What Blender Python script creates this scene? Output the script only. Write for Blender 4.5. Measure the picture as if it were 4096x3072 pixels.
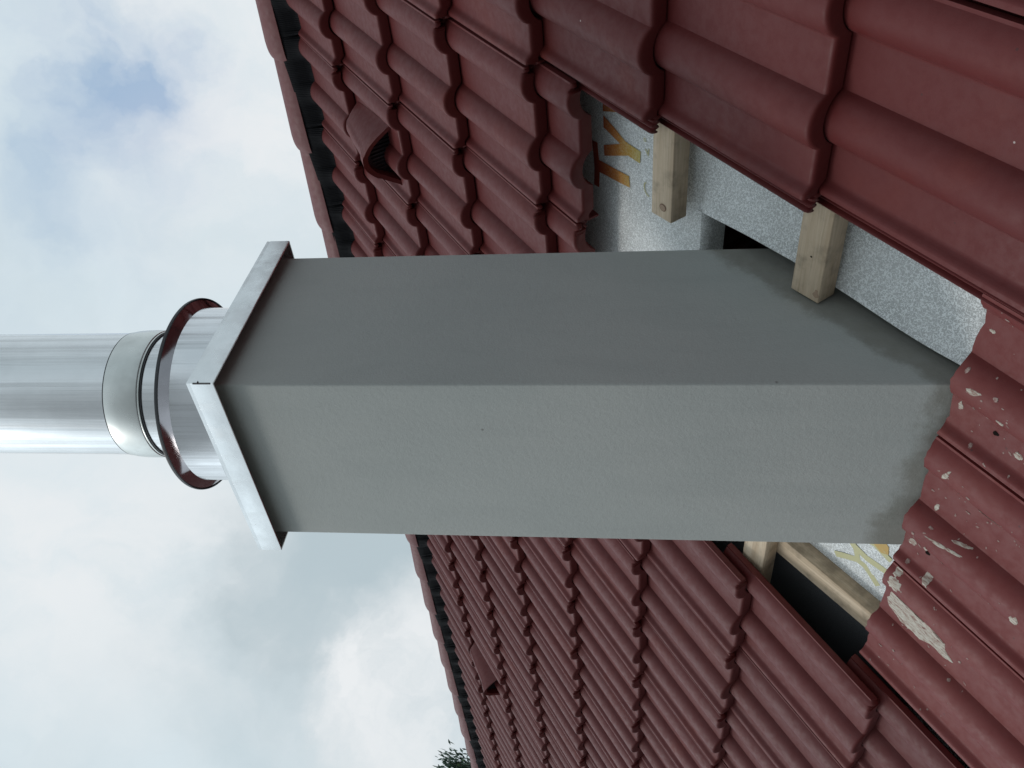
import bpy, bmesh, math, random
from math import sin, cos, pi, radians, sqrt, exp
from mathutils import Vector, Matrix, noise as mnoise

C = bpy.context.scene.collection
for o in list(bpy.data.objects):
    bpy.data.objects.remove(o)
S = bpy.context.scene

# ---------------------------------------------------------------- camera
cam_d = bpy.data.cameras.new('camera'); cam = bpy.data.objects.new('camera', cam_d); C.objects.link(cam)
cam_d.sensor_width = 36; cam_d.sensor_fit = 'HORIZONTAL'; cam_d.lens = 30.374
cam_d.clip_start = 0.02; cam_d.clip_end = 3000
CAM = Vector((0.6136, -1.6077, -0.1699))
Fw = Vector((-0.65252341, 0.74687454, 0.12802975)); Rt = Vector((0.75291072, 0.65811997, -0.00188381)); Up = Vector((0.08566591, -0.09516574, 0.99176854))
# the photograph was taken with the phone held upright and is stored lying on its side
mx = Matrix((-Up, Rt, -Fw)).transposed().to_4x4(); mx.translation = CAM
cam.matrix_world = mx
S.camera = cam

# ---------------------------------------------------------------- node helpers
def mat(name):
    m = bpy.data.materials.new(name); m.use_nodes = True
    nt = m.node_tree; b = nt.nodes['Principled BSDF']
    return m, nt, b
def N(nt, typ, **kw):
    n = nt.nodes.new(typ)
    for k, v in kw.items():
        if k in n.inputs.keys(): n.inputs[k].default_value = v
        else: setattr(n, k, v)
    return n
def L(nt, a, b): nt.links.new(a, b)
def math_n(nt, op, a, b=None, clamp=False):
    n = nt.nodes.new('ShaderNodeMath'); n.operation = op; n.use_clamp = clamp
    for i, v in enumerate((a, b)):
        if v is None: continue
        if isinstance(v, (int, float)): n.inputs[i].default_value = v
        else: nt.links.new(v, n.inputs[i])
    return n.outputs[0]
def mix_c(nt, fac, a, b):
    n = nt.nodes.new('ShaderNodeMix'); n.data_type = 'RGBA'
    for sock, v in ((n.inputs[0], fac), (n.inputs[6], a), (n.inputs[7], b)):
        if isinstance(v, (int, float)): sock.default_value = v
        elif isinstance(v, tuple): sock.default_value = (*v, 1) if len(v) == 3 else v
        else: nt.links.new(v, sock)
    return n.outputs[2]
def ramp(nt, fac, pts):
    n = nt.nodes.new('ShaderNodeValToRGB'); e = n.color_ramp.elements
    while len(e) > 1: e.remove(e[-1])
    e[0].position = pts[0][0]; e[0].color = (*pts[0][1], 1)
    for p, c in pts[1:]:
        k = e.new(p); k.color = (*c, 1)
    nt.links.new(fac, n.inputs[0]); return n.outputs[0]
def smooth(nt, v, lo, hi, a=0.0, b=1.0):
    n = nt.nodes.new('ShaderNodeMapRange'); n.interpolation_type = 'SMOOTHSTEP'
    nt.links.new(v, n.inputs[0]); n.inputs[1].default_value = lo; n.inputs[2].default_value = hi
    n.inputs[3].default_value = a; n.inputs[4].default_value = b
    return n.outputs[0]
def noise(nt, vec, scale, detail=3, rough=0.5, dist=0.0):
    n = nt.nodes.new('ShaderNodeTexNoise'); n.inputs['Scale'].default_value = scale; n.inputs['Detail'].default_value = detail
    n.inputs['Roughness'].default_value = rough; n.inputs['Distortion'].default_value = dist
    if vec is not None: nt.links.new(vec, n.inputs['Vector'])
    return n
def coords(nt, which='Object', scale=None):
    t = nt.nodes.new('ShaderNodeTexCoord'); v = t.outputs[which]
    if scale:
        m = nt.nodes.new('ShaderNodeMapping'); m.inputs['Scale'].default_value = scale; nt.links.new(v, m.inputs[0]); v = m.outputs[0]
    return v
def bump(nt, b, height, strength=0.3, dist=0.001, normal=None):
    n = nt.nodes.new('ShaderNodeBump'); n.inputs['Strength'].default_value = strength; n.inputs['Distance'].default_value = dist
    nt.links.new(height, n.inputs['Height'])
    if normal is not None: nt.links.new(normal, n.inputs['Normal'])
    if b is not None: nt.links.new(n.outputs[0], b.inputs['Normal'])
    return n.outputs[0]

# ---------------------------------------------------------------- sky
SUN = Vector((-0.70, -0.56, 1.02)).normalized()
W = bpy.data.worlds.new('World'); S.world = W; W.use_nodes = True
nt = W.node_tree; bg = nt.nodes['Background']; bg.inputs[1].default_value = 0.1
sky = nt.nodes.new('ShaderNodeTexSky'); sky.sky_type = 'NISHITA'; sky.sun_disc = False
sky.sun_elevation = math.asin(SUN.z); sky.sun_rotation = math.atan2(SUN.x, SUN.y) % (2*pi); sky.air_density = 1.0; sky.dust_density = 1.5
gen = coords(nt, 'Generated')
dn = noise(nt, gen, 2.9, 7, 0.6)
dsub = nt.nodes.new('ShaderNodeVectorMath'); dsub.operation = 'SUBTRACT'; L(nt, dn.outputs['Color'], dsub.inputs[0]); dsub.inputs[1].default_value = (.5, .5, .5)
dscl = nt.nodes.new('ShaderNodeVectorMath'); dscl.operation = 'SCALE'; L(nt, dsub.outputs[0], dscl.inputs[0]); dscl.inputs['Scale'].default_value = 0.30
dadd = nt.nodes.new('ShaderNodeVectorMath'); dadd.operation = 'ADD'; L(nt, gen, dadd.inputs[0]); L(nt, dscl.outputs[0], dadd.inputs[1])
dnrm = nt.nodes.new('ShaderNodeVectorMath'); dnrm.operation = 'NORMALIZE'; L(nt, dadd.outputs[0], dnrm.inputs[0])
wv = dnrm.outputs[0]
def blob(d, deg, amp):
    n = nt.nodes.new('ShaderNodeVectorMath'); n.operation = 'DOT_PRODUCT'; L(nt, wv, n.inputs[0]); n.inputs[1].default_value = Vector(d).normalized()
    return smooth(nt, n.outputs['Value'], cos(radians(deg)), 1.0, 0.0, amp)
def total(lst):
    s = lst[0]
    for t in lst[1:]: s = math_n(nt, 'ADD', s, t)
    return s
# openings in the cloud where the blue shows through
blue = total([blob((-.275, .827, .489), 5.0, .75), blob((-.290, .798, .528), 8, .30), blob((-.323, .763, .560), 8, .36),
              blob((-.249, .810, .531), 8, .25), blob((-.364, .777, .514), 8, .18), blob((-.349, .816, .460), 6, .15),
              blob((-.434, .666, .607), 7, .25), blob((-.432, .712, .553), 9, .20), blob((-.30, .80, .52), 20, .16)])
bn = noise(nt, wv, 5.0, 5, 0.55)
blue = math_n(nt, 'MULTIPLY', blue, smooth(nt, bn.outputs[0], .34, .74, .10, .80), True)
blue = math_n(nt, 'MULTIPLY', math_n(nt, 'POWER', blue, 1.15), .62)
# grey undersides
grey = total([blob((-.758, .563, .329), 9, .62), blob((-.737, .572, .359), 8, .45), blob((-.760, .520, .391), 10, .30), blob((-.842, .494, .215), 9, .42),
              blob((-.798, .520, .306), 9, .22), blob((-.822, .426, .378), 9, .25), blob((.7, .3, .6), 60, .55), blob((.9, -.1, .3), 50, .35)])
gn = noise(nt, wv, 3.2, 6, 0.6)
grey = math_n(nt, 'ADD', grey, smooth(nt, gn.outputs[0], .40, .78, 0.0, .38), True)
white = total([blob((-.853, .467, .233), 7, .9), blob((-.703, .469, .535), 12, .45), blob((-.278, .874, .398), 14, .8), blob((-.826, .446, .345), 6, .35),
               blob((-.435, .785, .441), 9, .4), blob((-.634, .532, .562), 14, .4)])
wn = noise(nt, wv, 7.0, 6, 0.6)
white = math_n(nt, 'MULTIPLY', white, smooth(nt, wn.outputs[0], .3, .62, .35, 1.1), True)
cloud = mix_c(nt, grey, (7.35, 8.4, 8.95), (5.1, 6.1, 6.6))
cloud = mix_c(nt, white, cloud, (8.9, 9.2, 9.4))
ble = mix_c(nt, .28, (1.7, 3.9, 7.2), sky.outputs[0])
skyc = mix_c(nt, blue, cloud, ble)
# cloud lit through by the sun
n = nt.nodes.new('ShaderNodeVectorMath'); n.operation = 'DOT_PRODUCT'; L(nt, gen, n.inputs[0]); n.inputs[1].default_value = SUN
gb = noise(nt, gen, 6.0, 5, .6)
glow = math_n(nt, 'ADD', .93, math_n(nt, 'MULTIPLY', smooth(nt, n.outputs['Value'], .66, 1.0, 0, 1.0), smooth(nt, gb.outputs[0], .30, .70, .15, 1.15)))
n = nt.nodes.new('ShaderNodeVectorMath'); n.operation = 'DOT_PRODUCT'; L(nt, gen, n.inputs[0]); n.inputs[1].default_value = Vector((.15, -.97, -.05)).normalized()
glow = math_n(nt, 'MULTIPLY', glow, smooth(nt, n.outputs['Value'], .35, .95, 1.0, .42))
vm = nt.nodes.new('ShaderNodeVectorMath'); vm.operation = 'SCALE'; L(nt, skyc, vm.inputs[0]); L(nt, glow, vm.inputs['Scale'])
L(nt, vm.outputs[0], bg.inputs[0])

# ---------------------------------------------------------------- sun
sd = bpy.data.lights.new('sun', 'SUN'); sd.energy = 0.8; sd.angle = radians(12); sd.color = (1, .97, .92)
so = bpy.data.objects.new('sun', sd); C.objects.link(so); so.rotation_euler = SUN.to_track_quat('Z', 'Y').to_euler()

S.view_settings.view_transform = 'Standard'; S.view_settings.look = 'None'; S.view_settings.gamma = 1; S.view_settings.exposure = 0.0
S.view_settings.use_curve_mapping = False
S.render.engine = 'CYCLES'; S.cycles.max_bounces = 8

# ---------------------------------------------------------------- roof frame: a along the ridge, b up the slope, n out of it
TH = 0.69298353; G = 0.33239399; PSI = -0.03649561
EA = Vector((cos(PSI), sin(PSI), 0)); EH = Vector((-sin(PSI), cos(PSI), 0)); EZ = Vector((0, 0, 1))
EB = EH*cos(TH) + EZ*sin(TH); EN = -EH*sin(TH) + EZ*cos(TH)
ROOF = Matrix((EA, EB, EN)).transposed().to_4x4()
def RM(a, b, n=0.0):
    m = ROOF.copy(); m.translation = EA*a + EB*b + EN*n; return m

# ---------------------------------------------------------------- object helpers
def link(name, bm, m, parent=None, matrix=None, sharp=None, smoothed=True):
    me = bpy.data.meshes.new(name)
    bmesh.ops.recalc_face_normals(bm, faces=bm.faces)
    bm.to_mesh(me); bm.free()
    if m: me.materials.append(m)
    if smoothed:
        for p in me.polygons: p.use_smooth = True
        me.set_sharp_from_angle(angle=radians(sharp if sharp else 38))
    o = bpy.data.objects.new(name, me); C.objects.link(o)
    if parent: o.parent = parent
    if matrix is not None: o.matrix_basis = matrix
    return o
def tag(o, label=None, cat=None, group=None, kind=None):
    if label: o['label'] = label
    if cat: o['category'] = cat
    if group: o['group'] = group
    if kind or cat: o['kind'] = kind or 'thing'
    return o
def empty(name, matrix):
    o = bpy.data.objects.new(name, None); C.objects.link(o); o.matrix_basis = matrix; o.empty_display_size = .05
    return o
def box_bm(x0, x1, y0, y1, z0, z1, bevel=0.0, seg=2, bm=None, cuts=0):
    own = bm is None
    b2 = bmesh.new()
    bmesh.ops.create_cube(b2, size=1)
    for v in b2.verts:
        v.co = Vector((x0 + (v.co.x+.5)*(x1-x0), y0 + (v.co.y+.5)*(y1-y0), z0 + (v.co.z+.5)*(z1-z0)))
    if bevel: bmesh.ops.bevel(b2, geom=b2.edges[:], offset=bevel, segments=seg, profile=.5, affect='EDGES')
    if own: return b2
    me = bpy.data.meshes.new('t'); b2.to_mesh(me); b2.free(); bm.from_mesh(me); bpy.data.meshes.remove(me); return bm
def lathe_bm(prof, seg=128, close=False, bm=None):
    bm = bm or bmesh.new(); rings = []
    for r, z in prof:
        rings.append([bm.verts.new((r*cos(2*pi*k/seg), r*sin(2*pi*k/seg), z)) for k in range(seg)])
    pr = list(zip(rings, rings[1:] + ([rings[0]] if close else [])))
    if not close: pr = pr[:len(rings)-1]
    for A, B in pr:
        for k in range(seg): bm.faces.new((A[k], A[(k+1) % seg], B[(k+1) % seg], B[k]))
    return bm

# ---------------------------------------------------------------- materials
def tile_material(name, base, worn, rough=.56):
    m, nt, b = mat(name)
    v = coords(nt)
    oi = nt.nodes.new('ShaderNodeObjectInfo')
    off = nt.nodes.new('ShaderNodeVectorMath'); off.operation = 'SCALE'; off.inputs[0].default_value = (7.1, 3.3, 5.7); L(nt, oi.outputs['Random'], off.inputs['Scale'])
    add = nt.nodes.new('ShaderNodeVectorMath'); add.operation = 'ADD'; L(nt, v, add.inputs[0]); L(nt, off.outputs[0], add.inputs[1]); v = add.outputs[0]
    big = noise(nt, v, 5, 4, .6); grain = noise(nt, v, 900, 2, .6); mid = noise(nt, v, 60, 4, .65)
    c = mix_c(nt, smooth(nt, big.outputs[0], .52, .78), base, worn)
    c = mix_c(nt, smooth(nt, mid.outputs[0], .45, .8, 0, .22), c, tuple(x*.72 for x in base))
    c = mix_c(nt, smooth(nt, grain.outputs[0], .5, .75, 0, .35), c, tuple(x*.55 for x in base))
    vo = nt.nodes.new('ShaderNodeTexVoronoi'); vo.inputs['Scale'].default_value = 26; L(nt, v, vo.inputs['Vector'])
    c = mix_c(nt, smooth(nt, vo.outputs['Distance'], .03, .055, .55, 0), c, (.03, .015, .015))
    dn = noise(nt, v, 22, 6, .75)
    c = mix_c(nt, smooth(nt, dn.outputs[0], .70, .80, 0, .35), c, (.32, .22, .20))
    vw = nt.nodes.new('ShaderNodeTexVoronoi'); vw.inputs['Scale'].default_value = 15; L(nt, v, vw.inputs['Vector'])
    sw = nt.nodes.new('ShaderNodeSeparateXYZ'); L(nt, vw.outputs['Color'], sw.inputs[0])
    wf = math_n(nt, 'MULTIPLY', smooth(nt, vw.outputs['Distance'], .012, .030, .8, 0), math_n(nt, 'GREATER_THAN', sw.outputs[0], .72))
    c = mix_c(nt, wf, c, (.50, .42, .39))
    hsv = nt.nodes.new('ShaderNodeHueSaturation'); L(nt, c, hsv.inputs['Color'])
    L(nt, math_n(nt, 'ADD', math_n(nt, 'MULTIPLY', oi.outputs['Random'], .11), .95), hsv.inputs['Value'])
    L(nt, hsv.outputs[0], b.inputs['Base Color'])
    L(nt, smooth(nt, mid.outputs[0], .3, .7, rough-.06, rough+.1), b.inputs['Roughness'])
    b.inputs['Specular IOR Level'].default_value = .38
    b.inputs['Sheen Weight'].default_value = .03; b.inputs['Sheen Roughness'].default_value = .45; b.inputs['Sheen Tint'].default_value = (1, .86, .88, 1)
    hh = math_n(nt, 'ADD', math_n(nt, 'MULTIPLY', grain.outputs[0], .5), mid.outputs[0])
    bump(nt, b, hh, .22, .0012)
    return m
M_TILE = tile_material('dark_red_concrete', (.100, .0115, .0110), (.120, .0130, .0082))
M_CUT = tile_material('splashed_red_concrete', (.138, .0185, .0168), (.160, .029, .024), .55)
M_RIDGE = tile_material('ridge_red_concrete', (.145, .044, .045), (.160, .048, .046), .56)
M_RIM = mat('bare_terracotta_edge')[0]
nt = M_RIM.node_tree; b = nt.nodes['Principled BSDF']; nn = noise(nt, coords(nt), 240, 4, .7)
L(nt, ramp(nt, nn.outputs[0], [(.3, (.10, .035, .025)), (.65, (.26, .10, .065))]), b.inputs['Base Color']); b.inputs['Roughness'].default_value = .85

def stucco_material():
    m, nt, b = mat('grey_render')
    v = coords(nt); fine = noise(nt, v, 420, 3, .6); mid = noise(nt, v, 130, 3, .55); big = noise(nt, v, 4, 4, .5)
    base = mix_c(nt, smooth(nt, big.outputs[0], .3, .7), (.405, .422, .408), (.435, .445, .428))
    base = mix_c(nt, smooth(nt, fine.outputs[0], .35, .7, 0, .35), base, (.34, .34, .33))
    # brown splash line where the render was worked over at the foot: height above the roof plane
    dp = nt.nodes.new('ShaderNodeVectorMath'); dp.operation = 'DOT_PRODUCT'; L(nt, v, dp.inputs[0]); dp.inputs[1].default_value = EN
    wob = noise(nt, v, 14, 5, .65); wob2 = noise(nt, v, 55, 4, .7)
    sep = nt.nodes.new('ShaderNodeSeparateXYZ'); L(nt, v, sep.inputs[0])
    left = smooth(nt, sep.outputs[0], -.58, -.30, .035, .0)
    hgt = math_n(nt, 'SUBTRACT', math_n(nt, 'ADD', dp.outputs['Value'], math_n(nt, 'MULTIPLY', math_n(nt, 'SUBTRACT', wob.outputs[0], .5), -.075)), left)
    hgt = math_n(nt, 'ADD', hgt, math_n(nt, 'MULTIPLY', math_n(nt, 'SUBTRACT', wob2.outputs[0], .5), -.03))
    f = smooth(nt, hgt, -.048, -.018, 1.0, 0.0)
    dirt = mix_c(nt, wob2.outputs[0], (.155, .145, .118), (.26, .255, .225))
    base = mix_c(nt, math_n(nt, 'MULTIPLY', f, .75), base, dirt)
    tr = noise(nt, coords(nt, 'Object', (9, 9, 2.2)), 1.0, 6, .65, 1.2)                 # trowel drags
    base = mix_c(nt, smooth(nt, tr.outputs[0], .46, .70, 0, .16), base, (.30, .315, .31))
    base = mix_c(nt, smooth(nt, tr.outputs[0], .25, .42, .14, 0), base, (.50, .50, .475))
    sp = nt.nodes.new('ShaderNodeTexVoronoi'); sp.inputs['Scale'].default_value = 11; L(nt, v, sp.inputs['Vector'])
    base = mix_c(nt, smooth(nt, sp.outputs['Distance'], .015, .035, .6, 0), base, (.14, .13, .12))
    L(nt, base, b.inputs['Base Color']); b.inputs['Roughness'].default_value = .88; b.inputs['Specular IOR Level'].default_value = .3
    h = math_n(nt, 'ADD', math_n(nt, 'MULTIPLY', fine.outputs[0], .6), math_n(nt, 'MULTIPLY', mid.outputs[0], .9))
    tn = noise(nt, coords(nt, 'Object', (1, 1, .35)), 22, 3, .5)
    h = math_n(nt, 'ADD', h, math_n(nt, 'MULTIPLY', tn.outputs[0], 1.5))
    bump(nt, b, h, .40, .0016)
    return m
M_STUCCO = stucco_material()

def steel_material(name, col, rough, streak=None, blotch=0.0, aniso=0.0, patch=False):
    m, nt, b = mat(name)
    b.inputs['Metallic'].default_value = 1.0
    v = coords(nt)
    r = noise(nt, v, 9, 4, .6)
    rr = smooth(nt, r.outputs[0], .3, .7, rough*.8, rough*1.3)
    c = mix_c(nt, smooth(nt, r.outputs[0], .35, .7, 0, 1), col, tuple(x*(1-blotch) for x in col))
    L(nt, c, b.inputs['Base Color']); L(nt, rr, b.inputs['Roughness'])
    b.inputs['Anisotropic'].default_value = aniso
    if streak:
        s = noise(nt, coords(nt, 'Object', streak), 1.0, 4, .6)
        w = noise(nt, v, 5, 3, .5)
        s2 = noise(nt, coords(nt, 'Object', tuple(q*2.2 if i < 2 else q for i, q in enumerate(streak))), 1.0, 5, .7)
        L(nt, mix_c(nt, smooth(nt, s2.outputs[0], .42, .66, 0, .55), c, tuple(x*.62 for x in col)), b.inputs['Base Color'])
        L(nt, smooth(nt, s2.outputs[0], .35, .7, rough*.6, rough*1.5), b.inputs['Roughness'])
        bump(nt, b, math_n(nt, 'ADD', s.outputs[0], math_n(nt, 'MULTIPLY', w.outputs[0], .9)), .45, .0020)
    if patch:
        k = noise(nt, v, 38, 6, .8); p = noise(nt, v, 9, 2, .5)
        f = math_n(nt, 'MULTIPLY', smooth(nt, k.outputs[0], .60, .74, 0, .5), smooth(nt, p.outputs[0], .5, .62))
        c2 = mix_c(nt, f, c, (.36, .35, .33)); L(nt, c2, b.inputs['Base Color'])
    return m
M_PIPE = steel_material('bright_flue_steel', (.80, .80, .81), .20, (34, 34, .9), .10)
M_SLEEVE = steel_material('bright_sleeve_steel', (.80, .80, .82), .19, (30, 30, 1.0), .08)
M_BAND = steel_material('dull_band_steel', (.66, .67, .65), .30, None, .22, 0, True)
M_COLLAR = steel_material('mirror_collar_steel', (.42, .40, .42), .10, None, .15)
M_COVER = steel_material('cover_steel', (.78, .79, .80), .27, (5, 5, 9), .16, 0, True)
M_SEAM, _, b = mat('dark_seal_and_lip_reflection'); b.inputs['Base Color'].default_value = (.04, .04, .045, 1); b.inputs['Roughness'].default_value = .5

def wood_material(name, axis, pale, dark):
    m, nt, b = mat(name)
    sc = [60, 60, 60]; sc[axis] = 3.0
    v = coords(nt, 'Object', tuple(sc))
    g = noise(nt, v, 1.0, 5, .65, .6); g2 = noise(nt, coords(nt, 'Object', tuple(x*4 for x in sc)), 1.0, 3, .6)
    st = noise(nt, coords(nt), 18, 4, .6)
    c = ramp(nt, g.outputs[0], [(.28, dark), (.5, tuple((p+q)/2 for p, q in zip(pale, dark))), (.62, pale)])
    c = mix_c(nt, smooth(nt, g2.outputs[0], .5, .7, 0, .3), c, tuple(x*.6 for x in dark))
    c = mix_c(nt, smooth(nt, st.outputs[0], .46, .70, 0, .6), c, (.22, .17, .12))
    L(nt, c, b.inputs['Base Color']); b.inputs['Roughness'].default_value = .8
    bump(nt, b, math_n(nt, 'ADD', g.outputs[0], g2.outputs[0]), .6, .0018)
    return m
M_WOODA = wood_material('sawn_pine_along_ridge', 0, (.68, .55, .41), (.47, .345, .23))
M_WOODB = wood_material('sawn_pine_up_slope', 1, (.70, .56, .41), (.48, .35, .23))
M_KNOT, _, b = mat('knot_wood'); b.inputs['Base Color'].default_value = (.22, .13, .085, 1); b.inputs['Roughness'].default_value = .8
M_KNOT2, _, b = mat('knot_wood_inner'); b.inputs['Base Color'].default_value = (.36, .25, .175, 1); b.inputs['Roughness'].default_value = .8

def worm(nt, scale=250):
    """short curling strokes: the zero lines of two octaves of smooth noise"""
    v = coords(nt)
    a = noise(nt, v, scale, 0, .5, .8)
    d = math_n(nt, 'ABSOLUTE', math_n(nt, 'SUBTRACT', a.outputs[0], .5))
    return smooth(nt, d, .05, .105, 1.0, 0.0), a
def underlay_material():
    m, nt, b = mat('grey_white_underlay')
    w, a = worm(nt)
    bg_ = noise(nt, coords(nt), 10, 4, .6)
    base = mix_c(nt, smooth(nt, bg_.outputs[0], .35, .7), (.56, .57, .565), (.50, .51, .505))
    c = mix_c(nt, w, base, (.84, .86, .86))
    sm = noise(nt, coords(nt), 24, 5, .7)
    c = mix_c(nt, smooth(nt, sm.outputs[0], .64, .76, 0, .5), c, (.30, .30, .28))
    L(nt, c, b.inputs['Base Color']); b.inputs['Roughness'].default_value = .7
    wr = noise(nt, coords(nt, 'Object', (14, 5, 5)), 1.0, 4, .55, .8)
    bump(nt, b, w, .25, .0006, bump(nt, None, wr.outputs[0], .5, .012))
    return m
M_UNDER = underlay_material()
def ink_material(name, ramp_pts, b0, b1):
    m, nt, b = mat(name)
    sep = nt.nodes.new('ShaderNodeSeparateXYZ'); L(nt, coords(nt), sep.inputs[0])
    t = nt.nodes.new('ShaderNodeMapRange'); L(nt, sep.outputs[1], t.inputs[0]); t.inputs[1].default_value = b0; t.inputs[2].default_value = b1
    c = ramp(nt, t.outputs[0], ramp_pts)
    w, a = worm(nt)
    c2 = mix_c(nt, math_n(nt, 'MULTIPLY', math_n(nt, 'MULTIPLY', w, t.outputs[0]), .45), c, (.70, .66, .45))
    L(nt, c2, b.inputs['Base Color']); b.inputs['Roughness'].default_value = .7
    return m
M_INK = ink_material('orange_print', [(0, (.22, .025, .018)), (.15, (.36, .055, .02)), (.45, (.50, .16, .025)), (.75, (.52, .30, .05)), (1, (.50, .42, .12))], -.045, -.20)
M_INKY, _, b = mat('yellow_print'); b.inputs['Base Color'].default_value = (.55, .52, .30, 1); b.inputs['Roughness'].default_value = .7
M_INKO, _, b = mat('amber_print'); b.inputs['Base Color'].default_value = (.55, .36, .12, 1); b.inputs['Roughness'].default_value = .7

M_FELT, nt, b = mat('black_felt'); nn = noise(nt, coords(nt), 700, 3, .7)
L(nt, ramp(nt, nn.outputs[0], [(.35, (.055, .057, .062)), (.7, (.15, .155, .165))]), b.inputs['Base Color']); b.inputs['Roughness'].default_value = .75
bump(nt, b, nn.outputs[0], .4, .001)
M_ROLL, nt, b = mat('black_ridge_mesh')
wv_ = nt.nodes.new('ShaderNodeTexWave'); wv_.inputs['Scale'].default_value = 55; wv_.inputs['Distortion'].default_value = 1.5; L(nt, coords(nt), wv_.inputs[0])
L(nt, ramp(nt, wv_.outputs[0], [(.0, (.004, .004, .005)), (1, (.009, .009, .011))]), b.inputs['Base Color']); b.inputs['Roughness'].default_value = .6
b.inputs['Specular IOR Level'].default_value = .08; bump(nt, b, wv_.outputs[0], .5, .002)
M_DARK, _, b = mat('dark_interior'); b.inputs['Base Color'].default_value = (.012, .009, .008, 1); b.inputs['Roughness'].default_value = 1.0; b.inputs['Specular IOR Level'].default_value = .05
M_GRILLE, nt, b = mat('black_grille_plastic')
wv_ = nt.nodes.new('ShaderNodeTexWave'); wv_.inputs['Scale'].default_value = 60; L(nt, coords(nt), wv_.inputs[0])
L(nt, ramp(nt, wv_.outputs[0], [(.3, (.004, .004, .005)), (.8, (.028, .028, .032))]), b.inputs['Base Color']); b.inputs['Roughness'].default_value = .4
M_MORTAR, nt, b = mat('dried_mortar'); nn = noise(nt, coords(nt, 'Object', (260, 60, 260)), 1.0, 6, .75)
L(nt, ramp(nt, nn.outputs[0], [(.36, (.16, .045, .038)), (.44, (.33, .24, .20)), (.52, (.45, .40, .34)), (.72, (.58, .55, .49))]), b.inputs['Base Color']); b.inputs['Roughness'].default_value = .9
bump(nt, b, nn.outputs[0], .6, .001)
M_SPECK, nt, b = mat('dusty_specks'); nn = noise(nt, coords(nt), 300, 3, .7)
L(nt, ramp(nt, nn.outputs[0], [(.35, (.20, .09, .08)), (.7, (.42, .34, .30))]), b.inputs['Base Color']); b.inputs['Roughness'].default_value = .9
M_BARK, nt, b = mat('bark'); b.inputs['Base Color'].default_value = (.07, .05, .04, 1); b.inputs['Roughness'].default_value = .9
def leaf_mat(name, c):
    m, nt, b = mat(name)
    nn = noise(nt, coords(nt), 1.6, 3, .6)
    L(nt, mix_c(nt, nn.outputs[0], c, tuple(x*1.7 for x in c)), b.inputs['Base Color']); b.inputs['Roughness'].default_value = .55
    return m
M_NEEDLE = leaf_mat('pine_needles', (.034, .066, .042)); M_LEAF = leaf_mat('broad_leaves', (.045, .085, .030))
M_GRASS, nt, b = mat('lawn'); nn = noise(nt, coords(nt), .8, 5, .7)
L(nt, ramp(nt, nn.outputs[0], [(.3, (.09, .095, .085)), (.7, (.16, .16, .15))]), b.inputs['Base Color']); b.inputs['Roughness'].default_value = .9
M_WALL, nt, b = mat('pale_plaster'); b.inputs['Base Color'].default_value = (.5, .47, .42, 1); b.inputs['Roughness'].default_value = .9

# ---------------------------------------------------------------- roof tile
T = .0335; THK = .0305; RH = .0250
def hump(x, c, hw, h):
    u = abs(x-c)/hw
    if u >= 1.06: return 0.0
    k = (1-.95*.95)**.66
    if u > .95:                                  # small fillet at the foot
        t = (1.06-u)/.11; return h*k*t*t
    return h*(1-u*u)**.66
def prof(x):
    """height of the tile's top surface across its width (0..0.3)"""
    if x < 0:
        z = -.0135
        for c in (-.0235, -.0125, -.002): z += max(0, .0065*(1-(abs(x-c)/.0042)**2))
        return z
    z = 0.0
    if x < .0045: z = -.012
    elif x < .0065: z = -.012 + .025*((x-.0045)/.002)
    elif x < .0125: z = .0130
    elif x < .027: z = .0130*(.5+.5*cos(pi*(x-.0125)/.0145))
    z = max(z, hump(x, .116, .0372, RH)) if x > .03 else z
    if x > .2: z = hump(x, .264, .0372, RH)
    if x > .264: z = max(z, .0115)
    return z
XS = [-.029, -.0275, -.0255, -.0235, -.0215, -.0193, -.018, -.0167, -.0145, -.0125, -.0105, -.0083, -.0073, -.006, -.004, -.002, -.0005, .0015, .003, .0045, .0055, .0065, .0075, .010, .0125, .014, .017, .020, .023, .026, .029, .036, .05, .062]
XS += [.072 + i*.088/30 for i in range(31)] + [.166, .178, .192, .205, .215] + [.221 + i*.074/26 for i in range(27)] + [.2975, .2995]
def surf(x, y): return prof(x) - T*y/G
def tile_bm(x0=-.029, x1=.2995, y0=0.0, y1=.42, wob=0.0, seed=0, chip=True, lock=.022):
    rnd = random.Random(seed)
    bm = bmesh.new(); xs = [x for x in XS if x0-1e-6 <= x <= x1+1e-6]
    if abs(xs[-1]-x1) > 1e-4: xs.append(x1)
    ny = 5; cols = []
    for i, x in enumerate(xs):
        z = prof(x); thk = THK
        if x > .285: thk = .015 - (x-.285)*.2
        if x < 0: thk = .013
        f = 0.0
        if chip and x > .279: f = .006*mnoise.noise(Vector((x*260, seed*3.1, .5))) + .003
        if chip and x < .0: f = lock*min(1, max(0, (-x-.000)/.004)) if lock > .01 else lock*max(0, -x)/.029
        cut = wob*(mnoise.noise(Vector((x*22, seed, 0))) + .5*mnoise.noise(Vector((x*90, seed, 3))))
        pts = [(y1+cut, -thk), (y0+f+.0015, -thk), (y0+f, -thk+.0015), (y0+f-.0004, -.009), (y0+f+.0004, -.0050), (y0+f+.0018, -.0022), (y0+f+.0040, -.0006), (y0+f+.0075, 0)]
        for k in range(1, ny+1):
            pts.append((y0+f+.0075 + (y1+cut-y0-f-.0075)*k/ny, 0))
        cols.append([bm.verts.new((x, y, z + dz - T*y/G)) for y, dz in pts])
    n = len(cols[0])
    for A, B in zip(cols, cols[1:]):
        for k in range(n): bm.faces.new((A[k], A[(k+1) % n], B[(k+1) % n], B[k]))
    bm.faces.new(cols[0]); bm.faces.new(cols[-1][::-1])
    return bm
TILE_ME = []
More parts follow.
